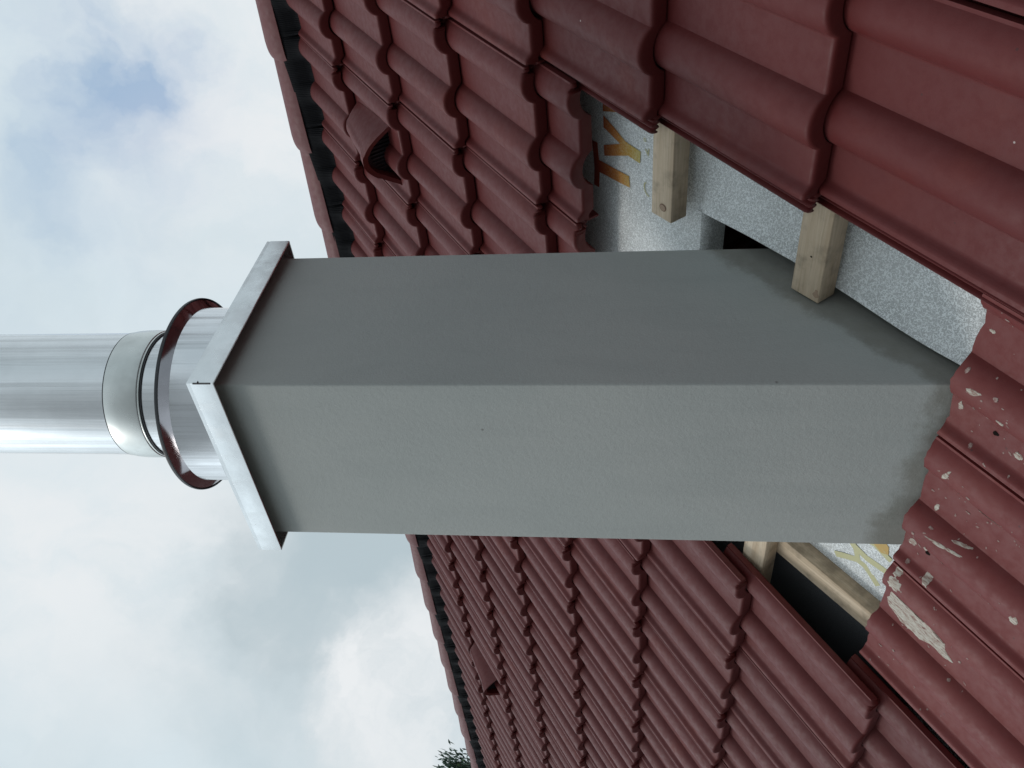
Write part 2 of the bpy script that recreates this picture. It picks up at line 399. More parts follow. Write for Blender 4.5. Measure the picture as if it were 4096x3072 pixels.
for s in range(5):
    bm = tile_bm(seed=s, lock=.022 if s < 4 else .008); bmesh.ops.recalc_face_normals(bm, faces=bm.faces)
    me = bpy.data.meshes.new('roof_tile'); bm.to_mesh(me); bm.free(); me.materials.append(M_TILE)
    for p in me.polygons: p.use_smooth = True
    me.set_sharp_from_angle(angle=radians(33)); TILE_ME.append(me)

ORD = ['', 'first', 'second', 'third', 'fourth', 'fifth', 'sixth', 'seventh', 'eighth', 'ninth', 'tenth', 'eleventh', 'twelfth', 'thirteenth', 'fourteenth',
       'fifteenth', 'sixteenth', 'seventeenth', 'eighteenth', 'nineteenth', 'twentieth', 'twenty-first', 'twenty-second', 'twenty-third', 'twenty-fourth', 'twenty-fifth']
ROWN = {1: 'top', 2: 'second', 3: 'third', 4: 'fourth', 5: 'fifth', 6: 'sixth', 7: 'seventh', 8: 'lowest'}
# which columns exist per row (column c spans a = -0.3(c+1) .. -0.3c) and where the chimney hides them
ROWS = {1: (0, 19), 2: (0, 17), 3: (-1, 15), 4: (-1, 12), 5: (-1, 10), 6: (-2, 8), 7: (-2, 6), 8: (3, 4)}
HIDE = {1: (4, 7), 2: (4, 6), 3: (3, 5), 4: (2, 3), 5: (0, 2), 6: (0, 2), 7: (0, 2), 8: (0, 2)}
rnd = random.Random(5)
def place_tile(r, c, da=0, db=0, dn=0):
    k = rnd.randrange(4)
    o = bpy.data.objects.new('roof_tile', TILE_ME[4 if c == -1 and r in (5, 6, 7) else k]); C.objects.link(o)
    m = RM(-.3*(c+1)+da+rnd.uniform(-.0012, .0012), -(r-4)*G+db+rnd.uniform(-.0038, .0038), dn+rnd.uniform(0, .0012))
    o.matrix_basis = m @ Matrix.Rotation(rnd.uniform(-.0038, .0038), 4, 'Z')
    return o
VENTS = [(2, 1), (2, 11)]
for r, (c0, c1) in ROWS.items():
    h0, h1 = HIDE[r]
    for c in range(c0, c1+1):
        if (r, c) in VENTS: continue
        if r >= 5 and h0 <= c <= h1: continue
        o = place_tile(r, c, .006 if r >= 5 and c < 0 else 0)
        if r < 5 and h0 <= c <= h1:
            tag(o, 'whole dark red tile mostly hidden behind the grey chimney', 'roof tile', 'red tiles hidden behind the chimney')
        elif c < h0 or (r >= 5 and c < 0):
            k = (h0-c) if r < 5 else -c
            ref = 'chimney' if r < 5 else 'gap'
            tag(o, f'whole red tile at photo top, {ROWN[r]} row from ridge, {ORD[k]} up from {ref}', 'roof tile', 'whole red tiles on the vent side of the chimney')
        else:
            tag(o, f'whole red tile at photo bottom, {ROWN[r]} row from ridge, {ORD[c-h1]} from chimney', 'roof tile', 'whole red tiles on the far side of the chimney')

# tiles pushed up under the fourth row to clear the opening
pl = ['pushed up red tile beside the gap, showing only its lower end with chipped notch',
      'pushed up short red tile end halfway between the gap corner and chimney',
      'pushed up red tile end partly hidden behind the chimney']
for c, bb in ((0, -.112), (1, -.116), (2, -.120)):
    o = place_tile(5, c, .0, bb + G, -.0215)
    tag(o, pl[c], 'roof tile', 'tiles pushed up above the opening')

# cut tiles along the foot of the chimney
CUTL = ['cut red tile nearest the grey underlay, with screw hole and cement splashes',
        'middle cut red tile below the chimney with a thin cement streak and screw hole',
        'cut red tile with the big cement smear, beside the wooden batten end']
def splat_bm(bm, a, b, la, lb, ang, seed, x_off, y_off, th=.0011):
    """an irregular flake of mortar following the tile surface; (a,b) in tile coordinates"""
    nr, na = 5, 26; rings = []
    for i in range(nr+1):
        rr = i/nr; ring = []
        for k in range(na):
            t = 2*pi*k/na
            w = 1 + .42*mnoise.noise(Vector((cos(t)*1.6, sin(t)*1.6, seed*7.3))) + .38*mnoise.noise(Vector((cos(t)*5, sin(t)*5, seed*3.1)))
            u, v = la*rr*w*cos(t), lb*rr*w*sin(t)
            x = a + u*cos(ang) - v*sin(ang); y = b + u*sin(ang) + v*cos(ang)
            x = min(max(x, .004), .299); y = min(y, .399)
            z = surf(x, y) + (th*(.7+.6*mnoise.noise(Vector((x*120, y*120, seed)))) if i < nr else -.0006)
            ring.append((x, y, z))
        rings.append(ring)
    c = bm.verts.new((rings[0][0][0], rings[0][0][1], surf(rings[0][0][0], min(rings[0][0][1], .4)) + th))
    R = [[bm.verts.new(p) for p in ring] for ring in rings[1:]]
    for k in range(na): bm.faces.new((c, R[0][k], R[0][(k+1) % na]))
    for A, B in zip(R, R[1:]):
        for k in range(na): bm.faces.new((A[k], B[k], B[(k+1) % na], A[(k+1) % na]))
SPL = {0: [(.225, .30, .006, .003, .3), (.20, .335, .004, .006, .8), (.12, .375, .011, .004, 1.9), (.13, .345, .004, .003, 1.9), (.10, .33, .003, .007, 0), (.065, .395, .008, .004, .2),
           (.05, .30, .006, .006, .4), (.16, .30, .002, .004, 0), (.02, .36, .003, .003, 0), (.2, .39, .003, .005, 0), (.03, .25, .003, .006, .4), (.09, .37, .003, .002, 0), (.14, .395, .004, .003, 0), (.24, .37, .003, .003, 0), (.075, .355, .002, .003, 0)],
       1: [(.26, .37, .004, .013, 1.2), (.23, .372, .0018, .005, .2), (.165, .375, .008, .004, 0), (.13, .335, .003, .028, .22), (.148, .315, .002, .016, .2), (.14, .365, .002, .004, 0), (.11, .385, .004, .003, 0), (.06, .392, .007, .008, .7),
           (.018, .345, .010, .007, .3), (.072, .368, .007, .006, .3), (.09, .33, .002, .003, 0), (.2, .33, .002, .004, 0), (.21, .30, .002, .002, 0), (.02, .385, .003, .004, 0), (.108, .206, .011, .007, 0), (.1, .36, .002, .002, 0), (.19, .39, .002, .003, 0), (.25, .33, .002, .004, 0)],
       2: [(.12, .345, .002, .003, 0), (.06, .38, .002, .004, 0), (.292, .39, .009, .008, 0), (.27, .385, .013, .014, 0), (.15, .25, .002, .003, 0), (.2, .25, .003, .003, 0)]}
HOLES = {0: (.060, .337), 1: (.064, .362), 2: (.072, .358)}
def smear_bm(pts, seed, th=.0016):
    bm = bmesh.new(); n = len(pts); cx_ = sum(p[0] for p in pts)/n; cy_ = sum(p[1] for p in pts)/n
    P2 = []
    for i in range(n):
        for t in (0, .25, .5, .75):
            x = pts[i][0]*(1-t) + pts[(i+1) % n][0]*t; y = pts[i][1]*(1-t) + pts[(i+1) % n][1]*t
            w = .0022*mnoise.noise(Vector((x*260, y*260, seed))); P2.append((x+w, y+w*1.5))
    nr = 16; R_ = []
    for k in range(nr+1):
        f = k/nr; R_.append([])
        for x, y in P2:
            X, Y = cx_ + (x-cx_)*f, min(cy_ + (y-cy_)*f, .402)
            z = surf(X, Y) + (th*(.8 + .9*mnoise.noise(Vector((X*190, Y*45, seed)))) if k < nr else -.0005)
            R_[-1].append(bm.verts.new((X, Y, z)))
    m = len(P2)
    for A, B in zip(R_, R_[1:]):
        for k in range(m): bm.faces.new((A[k], B[k], B[(k+1) % m], A[(k+1) % m]))
    bmesh.ops.remove_doubles(bm, verts=bm.verts[:], dist=.00001)
    return bm
SMEAR = {2: [[(.228, .3946), (.24, .3736), (.233, .3576), (.236, .3426), (.230, .3256), (.217, .3266), (.218, .3126), (.213, .3016), (.209, .2806), (.197, .2776), (.184, .2556), (.178, .2726), (.180, .2916), (.166, .3216), (.168, .3386), (.163, .3576), (.170, .3736), (.176, .3926), (.191, .3996)],
              [(.247, .3756), (.2455, .3596), (.244, .3416), (.2435, .3186), (.239, .3336), (.2365, .3526), (.240, .368)]],
         1: [[(.24, .3126), (.235, .3006), (.236, .2826), (.225, .2606), (.223, .2786), (.223, .2916), (.227, .2976), (.227, .3086)]]}
for c in (0, 1, 2):
    x1 = .262 if c == 0 else .2995
    root = link('cut_roof_tile', tile_bm(x1=x1, y1=.407, wob=.006, seed=20+c), M_CUT, None, RM(-.3*(c+1)+.028, -4*G, .0), 33)
    tag(root, CUTL[c], 'roof tile', 'cut tiles along the foot of the chimney')
    bm = bmesh.new()
    for k, (a, b_, la, lb, ang) in enumerate(SPL[c]):
        if max(la, lb) > .0045:
            b3_ = bmesh.new(); splat_bm(b3_, a, b_, la, lb, ang, k+10*c, 0, 0); link('cement_splash', b3_, M_MORTAR, root, None, 50)
        else: splat_bm(bm, a, b_, la, lb, ang, k+10*c, 0, 0)
    for k, pts in enumerate(SMEAR.get(c, [])): link('cement_smear', smear_bm(pts, c*5+k), M_MORTAR, root, None, 60)
    rr = random.Random(40+c)
    for k in range(46):
        s = rr.uniform(.0006, .0017); splat_bm(bm, rr.uniform(.01, min(.29, x1-.01)), rr.uniform(.22, .396), s, s*rr.uniform(1, 2.5), rr.uniform(0, 3), k+99, 0, 0, .0005)
    link('cement_specks', bm, M_SPECK, root, None, 50)['kind'] = 'stuff'
    hx, hy = HOLES[c]; bm = bmesh.new()
    for rad, zz in ((.0034, .0006),):
        vs = [bm.verts.new((hx+rad*(1+.2*sin(3*t))*cos(t), hy+rad*1.3*sin(t), surf(hx, hy)+zz)) for t in [2*pi*k/16 for k in range(16)]]
        bm.faces.new(vs)
    link('screw_hole', bm, M_DARK, root, None)

# the roof goes on outside the picture: one coarse sheet of the same tiles
def field_bm():
    bm = bmesh.new(); xs = [0, .0065, .0125, .027, .07] + [.0755+i*.081/8 for i in range(9)] + [.17, .22] + [.2245+i*.075/8 for i in range(9)]
    for r in range(1, 12):
        c0, c1 = ROWS.get(r, (1, 0))
        for c in range(-8, 24):
            if c0 <= c <= c1 and not (r == 8 and c == 99): continue
            if 5 <= r <= 8 and 0 <= c <= 2: continue
            b0 = -(r-4)*G; prev = None
            for x in xs:
                z = prof(min(x, .2994)); a = -.3*(c+1)+x
                cur = [bm.verts.new((a, b0+.002, z-THK)), bm.verts.new((a, b0, z-.008)), bm.verts.new((a, b0+.008, z)), bm.verts.new((a, b0+.40, z-T*.40/G))]
                if prev:
                    for j in range(3): bm.faces.new((prev[j], prev[j+1], cur[j+1], cur[j]))
                prev = cur
    return bm
o = link('outer_roof', field_bm(), M_TILE, None, RM(0, 0, -.0008), 33); o['kind'] = 'structure'

# vent tiles: a tile with a flared hood over a dark grille
def vent_tile(r, c, label):
    root = link('vent_tile', tile_bm(seed=7), M_TILE, None, RM(-.3*(c+1), -(r-4)*G, .0), 33)
    tag(root, label, 'vent tile', 'ventilation tiles in the second row')
    secs = [(.330, .046, .006), (.327, .054, .030), (.318, .060, .045), (.30, .065, .053), (.25, .070, .060), (.19, .076, .068), (.13, .080, .076), (.085, .086, .085), (.06, .091, .090), (.052, .094, .091)]
    bm = bmesh.new(); outer = []; inner = []
    nu = 36; cx = .133
    for (y, hw, h) in secs:
        ro = []; ri = []
        for k in range(nu+1):
            u = -1 + 2*k/nu
            def zz(hh, u=u): return hh*max(0, 1-abs(u)**2.2)**1.3
            x = cx + u*hw
            yy = y + .022*max(0, cos(pi*u/2)) * (1 if y < .1 else 0)
            base = min(surf(min(max(x, .03), .2), yy), -T*yy/G + .004)
            ro.append(bm.verts.new((x, yy, base + zz(h) + .001)))
            xi = cx + u*(hw-.011)
            ri.append(bm.verts.new((xi, yy+.001, base + zz(max(h-.0125, .0)) - .003)))
        outer.append(ro); inner.append(ri)
    for A, B in zip(outer, outer[1:]):
        for k in range(nu): bm.faces.new((A[k], A[k+1], B[k+1], B[k]))
    for A, B in zip(inner, inner[1:]):
        for k in range(nu): bm.faces.new((A[k], B[k], B[k+1], A[k+1]))
    for k in range(nu):
        bm.faces.new((outer[-1][k], outer[-1][k+1], inner[-1][k+1], inner[-1][k])); bm.faces.new((outer[0][k], inner[0][k], inner[0][k+1], outer[0][k+1]))
    link('hood', bm, M_TILE, root, None, 50)
    bm = bmesh.new(); y = .088
    vs = [bm.verts.new((cx + (-1+2*k/20)*.079, y+.004, -T*y/G + (.079*cos(pi*(-1+2*k/20)/2)**1.15 if 0 < k < 20 else 0))) for k in range(21)]
    vs2 = [bm.verts.new((v.co.x, y+.004, -.02)) for v in vs]
    for k in range(20): bm.faces.new((vs[k], vs[k+1], vs2[k+1], vs2[k]))
    for k in range(12):
        x = cx - .06 + k*.011; box_bm(x-.0012, x+.0012, y-.001, y+.003, -.012, -.004 + .06*cos(pi*(x-cx)/.15), bm=bm)
    link('grille', bm, M_GRILLE, root, None, 30)
vent_tile(2, 1, 'near vent tile with a wide open hood, in the second row at photo top')
vent_tile(2, 11, 'far small vent tile with a tapering hood, in the second row at photo bottom')

# ---------------------------------------------------------------- ridge
HC, ZC = 1.108, .877
def ridge_bm():
    bm = bmesh.new(); st = [(0, .86), (.004, .905), (.010, .942), (.019, .974), (.032, .994), (.05, 1.0), (.12, .955), (.22, .895), (.36, .81)]
    na = 30; O = []; I = []
    for s, k in st:
        ro = []; ri = []
        for j in range(na+1):
            t = pi*j/na
            e = 2.25
            cx_, sx_ = cos(t), sin(t)
            q = (abs(cx_)**e + abs(sx_)**e)**(1/e)
            x = -.1055*(1-(1-k)*.42)*cx_/q; z = .0815*k*sx_/q
            if z < 1e-5: z = 0
            ro.append(bm.verts.new((s, x, z)))
            nx, nz = -cx_, sx_
            ri.append(bm.verts.new((s, x-nx*.015, max(z - nz*.015, 0))))
        O.append(ro); I.append(ri)
    for A, B in zip(O, O[1:]):
        for j in range(na): bm.faces.new((A[j], A[j+1], B[j+1], B[j]))
    for A, B in zip(I, I[1:]):
        for j in range(na): bm.faces.new((A[j], B[j], B[j+1], A[j+1]))
    rim = []
    for A, B in zip(range(len(st)-1), range(1, len(st))):
        rim.append(bm.faces.new((O[A][0], I[A][0], I[B][0], O[B][0]))); rim.append(bm.faces.new((O[A][na], O[B][na], I[B][na], I[A][na])))
    for j in range(na):
        bm.faces.new((O[0][j], I[0][j], I[0][j+1], O[0][j+1])); bm.faces.new((O[-1][j], O[-1][j+1], I[-1][j+1], I[-1][j]))
    for f in rim: f.material_index = 1
    return bm
FR = Matrix((EA, EH, EZ)).transposed().to_4x4()
cap_me = None
for i in range(-2, 21):
    a = -.372 - .318*i
    m = FR.copy(); m.translation = EA*a + EH*HC + EZ*ZC
    m = m @ Matrix.Rotation(rnd.uniform(-.006, .006), 4, 'Z') @ Matrix.Rotation(rnd.uniform(-.003, .003), 4, 'Y')
    if cap_me is None:
        o = link('ridge_tile', ridge_bm(), M_RIDGE, None, m, 45); o.data.materials.append(M_RIM); cap_me = o.data
        bm = bmesh.new(); bmesh.ops.create_cone(bm, cap_ends=True, segments=8, radius1=.0035, radius2=.0025, depth=.010, matrix=Matrix.Translation((.03, 0, .0855)))
        sc = link('screw', bm, M_DARK, o); sc_me = sc.data
    else:
        o = bpy.data.objects.new('ridge_tile', cap_me); C.objects.link(o); o.matrix_basis = m
        sc = bpy.data.objects.new('screw', sc_me); C.objects.link(sc); sc.parent = o
    k = i + 3
    if i <= 3:
        lb = f'half-round red ridge cap at the photo top, {ORD[k]} from the top edge' if i > -2 else 'half-round red ridge cap cut by the photo top edge'
        if i >= -1: lb = f'half-round red ridge cap at photo top, {ORD[k-1]} whole one down from the top edge'
    else:
        lb = f'half-round red ridge cap at photo bottom, {ORD[i-3]} down from the chimney'
    tag(o, lb, 'ridge tile', 'ridge caps along the top of the roof')

# black ventilating strip between ridge caps and top row
bm = bmesh.new(); prev = None
def roof_h(a, b):
    """top of the tiled surface at roof coordinates"""
    c = math.floor(-a/.3); x = a + .3*(c+1); r = math.ceil(4 - b/G - 1e-9); y = b + (r-4)*G
    return prof(min(max(x, .0), .2999)) - T*y/G
k = 0
while True:
    a = .75 - k*.004
    if a < -7.2: break
    fr = .002*(k % 2)
    e = roof_h(a, 1.303)
    bump_ = .003*mnoise.noise(Vector((a*60, 0, 0)))
    pts = [(1.301 - fr, e+.0015), (1.306, e+.006+bump_), (1.313, e*.8+.011+bump_), (1.324, .022+e*.4+bump_), (1.338, .034), (1.36, .045)]
    cur = [bm.verts.new((a, b_, n_)) for b_, n_ in pts]
    if prev:
        for j in range(len(pts)-1): bm.faces.new((prev[j], prev[j+1], cur[j+1], cur[j]))
    prev = cur; k += 1
o = link('ridge_vent_strip', bm, M_ROLL, None, RM(0, 0, 0), 60)
tag(o, 'black ribbed vent strip with a wavy edge between ridge caps and top row', 'vent strip')

# ---------------------------------------------------------------- underlay, felt, timber
UN = -.105
def sheet_grid(rects, n_of, step=.03):
    bm = bmesh.new(); cache = {}
    def V(a, b):
        k = (round(a, 4), round(b, 4))
        if k not in cache: cache[k] = bm.verts.new((a, b, n_of(a, b)))
        return cache[k]
    for a0, a1, b0, b1, sa, sb in rects:
        na = max(1, round((a1-a0)/sa)); nb = max(1, round((b1-b0)/sb))
        for i in range(na):
            for j in range(nb):
                p = lambda ii, jj: V(a0+(a1-a0)*ii/na, b0+(b1-b0)*jj/nb)
                bm.faces.new((p(i, j), p(i+1, j), p(i+1, j+1), p(i, j+1)))
    return bm
def und_n(a, b):
    z = UN + .0030*mnoise.noise(Vector((a*9, b*9, 1))) + .0022*mnoise.noise(Vector((a*15, b*9, 5)))
    if -.93 < b < -.36 and a > -.2:                       # edge lifting slightly beside the chimney
        t = max(0, (-.05-a)/.128); z += .026*t*t*(.8+.35*sin((b+.35)*9))
    z -= .017*min(1, max(0, (-a-.48)/.12))
    return z
und = [(-.178, 0.0, -.96, -.36, .0178, .02), (0.0, 1.5, -.96, -.36, .15, .15), (-.60, 0.0, -.36, .0, .0125, .0125), (0.0, 1.5, -.36, .0, .15, .15),
       (-7.5, -.60, -.36, .0, .3, .12), (-7.5, -.60, -.96, -.36, .3, .15), (-7.5, 1.5, -2.3, -.96, .3, .3), (-7.5, 1.5, .0, 1.41, .3, .3)]
under = link('roof_underlay', sheet_grid(und, und_n), M_UNDER, None, RM(0, 0, 0), 60)
tag(under, 'grey white speckled underlay sheet with orange and yellow print under the tiles', 'underlay')
# folded down edge above the hole
bm = bmesh.new()
rows = [(-.360, 0.0), (-.366, -.004), (-.371, -.016), (-.372, -.05)]
prev = None
for i in range(15):
    a = -.60 + i*.42/14
    cur = [bm.verts.new((a, b_ + .002*mnoise.noise(Vector((a*20, 0, 0))), und_n(a, -.36)+d)) for b_, d in rows]
    if prev:
        for j in range(3): bm.faces.new((prev[j], prev[j+1], cur[j+1], cur[j]))
    prev = cur
link('folded_edge', bm, M_UNDER, under, None, 60)
bm = bmesh.new(); prev = None
for i in range(29):                                     # turned-under edge of the flap by the chimney
    b_ = -.362 - i*.585/28
    z = und_n(-.178, b_)
    cur = [bm.verts.new((-.178, b_, z)), bm.verts.new((-.180, b_, z-.002)), bm.verts.new((-.179, b_, z-.006-.006*max(0, sin((b_+.36)*5.6)))), bm.verts.new((-.170, b_, z-.012))]
    if prev:
        for j in range(3): bm.faces.new((prev[j], prev[j+1], cur[j+1], cur[j]))
    prev = cur
link('curled_edge', bm, M_UNDER, under, None, 60)
def flat_poly(bm, pts, lift=.0014):
    """printed shape on the sheet, triangulated fine enough to follow it"""
    b2 = bmesh.new(); f = b2.faces.new([b2.verts.new((x, y, 0)) for x, y in pts]); f.normal_update()
    bmesh.ops.triangulate(b2, faces=b2.faces[:])
    for _ in range(3): bmesh.ops.subdivide_edges(b2, edges=b2.edges[:], cuts=1, use_grid_fill=False)
    for v in b2.verts: v.co.z = und_n(v.co.x, v.co.y) + lift
    me = bpy.data.meshes.new('t'); b2.to_mesh(me); b2.free(); bm.from_mesh(me); bpy.data.meshes.remove(me)
def stroke(bm, pts, w, lift=.0014):
    P = [Vector((x, y, 0)) for x, y in pts]
    l, r = [], []
    for i, p in enumerate(P):
        d = (P[min(i+1, len(P)-1)] - P[max(i-1, 0)]).normalized(); nn_ = Vector((-d.y, d.x, 0))*w/2
        l.append(p+nn_); r.append(p-nn_)
    for i in range(len(P)-1):
        q = [l[i], l[i+1], r[i+1], r[i]]
        vs = [bm.verts.new((v.x, v.y, und_n(v.x, v.y)+lift)) for v in q]; bm.faces.new(vs)
bm = bmesh.new(); flat_poly(bm, [(-.272, -.045), (-.170, -.045), (-.170, -.062), (-.209, -.062), (-.204, -.160), (-.230, -.161), (-.237, -.062), (-.272, -.062)]); link('printed_letter', bm, M_INK, under)['label'] = 'letter T printed dark red fading to amber'
bm = bmesh.new(); flat_poly(bm, [(-.104, -.082), (-.129, -.082), (-.145, -.133), (-.167, -.082), (-.191, -.082), (-.160, -.158), (-.163, -.193), (-.138, -.194), (-.1335, -.15)]); link('printed_letter', bm, M_INK, under)['label'] = 'letter Y printed orange fading to yellow'
bm = bmesh.new(); flat_poly(bm, [(-.096, -.081), (-.074, -.081), (-.052, -.15), (-.030, -.081), (-.008, -.081), (-.040, -.19), (-.064, -.19)]); link('printed_letter', bm, M_INK, under)['label'] = 'corner of a letter V running under the tile edge'
bm = bmesh.new()
stroke(bm, [(-.197, -.211), (-.200, -.206), (-.207, -.204), (-.216, -.205), (-.223, -.210), (-.226, -.217)], .0028); link('printed_mark', bm, M_INKY, under); bm = bmesh.new()
stroke(bm, [(-.106, -.203), (-.112, -.203), (-.112, -.208), (-.107, -.208), (-.106, -.203)], .002); link('printed_mark', bm, M_INKY, under); bm = bmesh.new()
stroke(bm, [(-.128, -.207), (-.136, -.213)], .0028); link('printed_mark', bm, M_INKY, under); bm = bmesh.new()
stroke(bm, [(-.124, -.216), (-.139, -.214)], .0024); link('printed_mark', bm, M_INKY, under); bm = bmesh.new()

bm = bmesh.new()
stroke(bm, [(-.795, -.772), (-.782, -.790), (-.766, -.816), (-.766, -.835), (-.776, -.852), (-.790, -.872)], .014); link('printed_stroke', bm, M_INKY, under); bm = bmesh.new()
stroke(bm, [(-.715, -.780), (-.735, -.805), (-.742, -.835), (-.737, -.880)], .016); link('printed_stroke', bm, M_INKY, under); bm = bmesh.new()
stroke(bm, [(-.766, -.82), (-.745, -.812), (-.728, -.80)], .012); link('printed_stroke', bm, M_INKY, under); bm = bmesh.new()
stroke(bm, [(-.700, -.80), (-.690, -.84), (-.700, -.88)], .013); link('printed_stroke', bm, M_INKY, under); bm = bmesh.new()

bm = bmesh.new(); flat_poly(bm, [(-.66, -.83), (-.675, -.826), (-.690, -.838), (-.698, -.858), (-.690, -.872), (-.672, -.868), (-.66, -.85)]); link('amber_print', bm, M_INKO, under)

felt = link('black_felt_strip', sheet_grid([(-1.35, -.879, -1.0, -.30, .05, .05)], lambda a, b: -.112 + .002*mnoise.noise(Vector((a*8, b*8, 4)))), M_FELT, None, RM(0, 0, 0), 60)
tag(felt, 'black felt sheet in the opening left of the sloping timber', 'roofing felt')
def timber(name, x0, x1, y0, y1, z0, z1, m, label, group=None, extra=None, cat='batten'):
    bm = box_bm(0, x1-x0, 0, y1-y0, z0-z1, 0, .0016, 2)
    o = link(name, bm, m, None, RM(x0, y0, z1), 50); tag(o, label, cat, group); return o
b1 = timber('wooden_batten', -.2045, 1.3, -.340, -.287, -.087, -.0495, M_WOODA, 'upper sawn pine batten stub with a round knot, beside the printed letters', 'sawn tile battens')
bm = bmesh.new()
for rad, zz in ((.0075, .0007),):
    bm.faces.new([bm.verts.new((.024+rad*cos(t), .022+rad*1.15*sin(t), zz)) for t in [2*pi*k/20 for k in range(20)]])
kn = link('knot', bm, M_KNOT, b1)
bm = bmesh.new(); bm.faces.new([bm.verts.new((.024+.0058*cos(t), .022+.0068*sin(t), .0011)) for t in [2*pi*k/20 for k in range(20)]]); link('knot_core', bm, M_KNOT2, kn)
b2 = timber('wooden_batten', -.1905, 1.3, -.674, -.620, -.087, -.0495, M_WOODA, 'lower thicker sawn pine batten stub reaching across the grey chimney side', 'sawn tile battens')
bm = bmesh.new(); bm.faces.new([bm.verts.new((.075+.0016*cos(t), .026+.0019*sin(t), .0006)) for t in [2*pi*k/12 for k in range(12)]]); link('nail_hole', bm, M_DARK, b2)
bm = bmesh.new(); bm.faces.new([bm.verts.new((.016+.0075*cos(t), .006+.005*sin(t)*(1+.4*cos(3*t)), .0005)) for t in [2*pi*k/24 for k in range(24)]]); link('dark_stain', bm, M_KNOT2, b2)
b3 = timber('wooden_batten', -3.2, -.60, -.664, -.608, -.086, -.047, M_WOODA, 'short visible piece of pine batten left of the chimney, running into shade', 'sawn tile battens')
cb = timber('counter_batten', -.879, -.826, -1.35, -.40, -.123, -.0865, M_WOODB, 'long pine counter batten sloping down beside the black felt', None, None, 'timber')

# ---------------------------------------------------------------- chimney
BX, BY, WX, WY, ZL, ZH, OV = -.21158, -.66414, .3522, .35403, .4383, .48228, .02239
ch = empty('chimney', Matrix.Translation((BX-WX/2, BY+WY/2, -1.1)))
tag(ch, 'grey rendered square chimney with steel cover and shiny round flue pipe', 'chimney')
CT = Matrix.Translation((-(BX-WX/2), -(BY+WY/2), 1.1))
bm = box_bm(BX-WX, BX, BY, BY+WY, -1.1, ZH-.012, .004, 3)
link('stack', bm, M_STUCCO, ch, CT, 40)
# cover: skirt with hemmed edges and a low hipped top
bm = bmesh.new()
x0, x1, y0, y1 = BX-WX-OV, BX+OV, BY-OV, BY+WY+OV
cxm, cym = (x0+x1)/2, (y0+y1)/2
def rect(d, z): return [bm.verts.new((x0+d, y0+d, z)), bm.verts.new((x1-d, y0+d, z)), bm.verts.new((x1-d, y1-d, z)), bm.verts.new((x0+d, y1-d, z))]
loops = [rect(.012, ZH-.006), rect(.003, ZL+.010), rect(.0028, ZL+.0005), rect(.0016, ZL-.0004), rect(.0004, ZL+.0002), rect(0, ZL+.002), rect(0, ZH-.0075), rect(.0006, ZH-.007), rect(.0002, ZH-.0012), rect(.0014, ZH), rect(.12, ZH+.012)]
for A, B in zip(loops, loops[1:]):
    for k in range(4): bm.faces.new((A[k], A[(k+1) % 4], B[(k+1) % 4], B[k]))
bm.faces.new(loops[0]); bm.faces.new(loops[-1])
cov = link('cover', bm, M_COVER, ch, CT, 25)
bm = bmesh.new()
box_bm(x1-.0012, x1+.0008, y0-.0008, y0+.0012, ZL+.004, ZH-.012, bm=bm); box_bm(x1-.0010, x1+.0022, y0-.0010, y0+.004, ZL+.024, ZL+.0245, bm=bm)
link('corner_seam', bm, M_SEAM, cov, None, 30)
PX = Matrix.Translation((0, 0, 1.1))
SR = .157
link('flue_sleeve', lathe_bm([(SR, .47), (SR, .576), (SR+.001, .578)]), M_SLEEVE, ch, PX, 40)
rc = link('rain_collar', lathe_bm([(SR-.001, .5755), (SR+.0035, .579), (.1725, .5880), (.1737, .589), (.1737, .5905), (.172, .5915), (.150, .594), (.116, .603), (.1125, .606)]), M_COLLAR, ch, PX, 30)
link('collar_lip', lathe_bm([(.1734, .5868), (.1748, .5875), (.1752, .5905), (.1746, .5928), (.1730, .5930)]), M_SEAM, rc, None, 30)  # steel lip coloured dark to stand in for its dark reflection
pipe = link('flue_pipe', lathe_bm([(.1125, .58), (.1125, .80), (.1125, 1.9), (.1115, 1.902)]), M_PIPE, ch, PX, 40)
link('joint_band', lathe_bm([(.1128, .6545), (.1160, .6550), (.1164, .6565), (.1160, .6580), (.1152, .6588), (.1168, .6600), (.1172, .664), (.1175, .680), (.1172, .698), (.1160, .712), (.1146, .7195), (.1143, .7215), (.1127, .7218)]), M_BAND, ch, PX, 40)
bm = lathe_bm([(.1127, .6515), (.1148, .6520), (.1148, .6540), (.1127, .6542)]); lathe_bm([(.1130, .7219), (.1140, .7221), (.1140, .7235), (.1128, .7237)], bm=bm)
link('seal_ring', bm, M_SEAM, ch, PX, 40)

# ---------------------------------------------------------------- house and ground
EAVE_B = -2.3
def slab(name, pts, m, kind='structure'):
    bm = bmesh.new(); bm.faces.new([bm.verts.new(p) for p in pts]); o = link(name, bm, m, None, None, None, False); o['kind'] = kind; return o
def P(a, h, z): return EA*a + EH*h + EZ*z
ez = EAVE_B*sin(TH) - .12; eh = EAVE_B*cos(TH)+.3
RZ = 1.41*sin(TH) - .105*cos(TH) ; RHh = 1.41*cos(TH) + .105*sin(TH)
bm = bmesh.new()
q = [P(-7.6, RHh+.005, RZ+.03), P(1.6, RHh+.005, RZ+.03), P(1.6, RHh+3, RZ-3*math.tan(TH)+.03), P(-7.6, RHh+3, RZ-3*math.tan(TH)+.03)]
na = 220
A0 = []; A1 = []
for i in range(na+1):
    t = i/na; off = EZ*(.015*max(0, sin(t*9.2/.15*2*pi)))
    A0.append(bm.verts.new(q[0].lerp(q[1], t)+off)); A1.append(bm.verts.new(q[3].lerp(q[2], t)+off))
for i in range(na): bm.faces.new((A0[i], A0[i+1], A1[i+1], A1[i]))
o = link('rear_roof_slope', bm, M_TILE, None, None, 60); o['kind'] = 'structure'
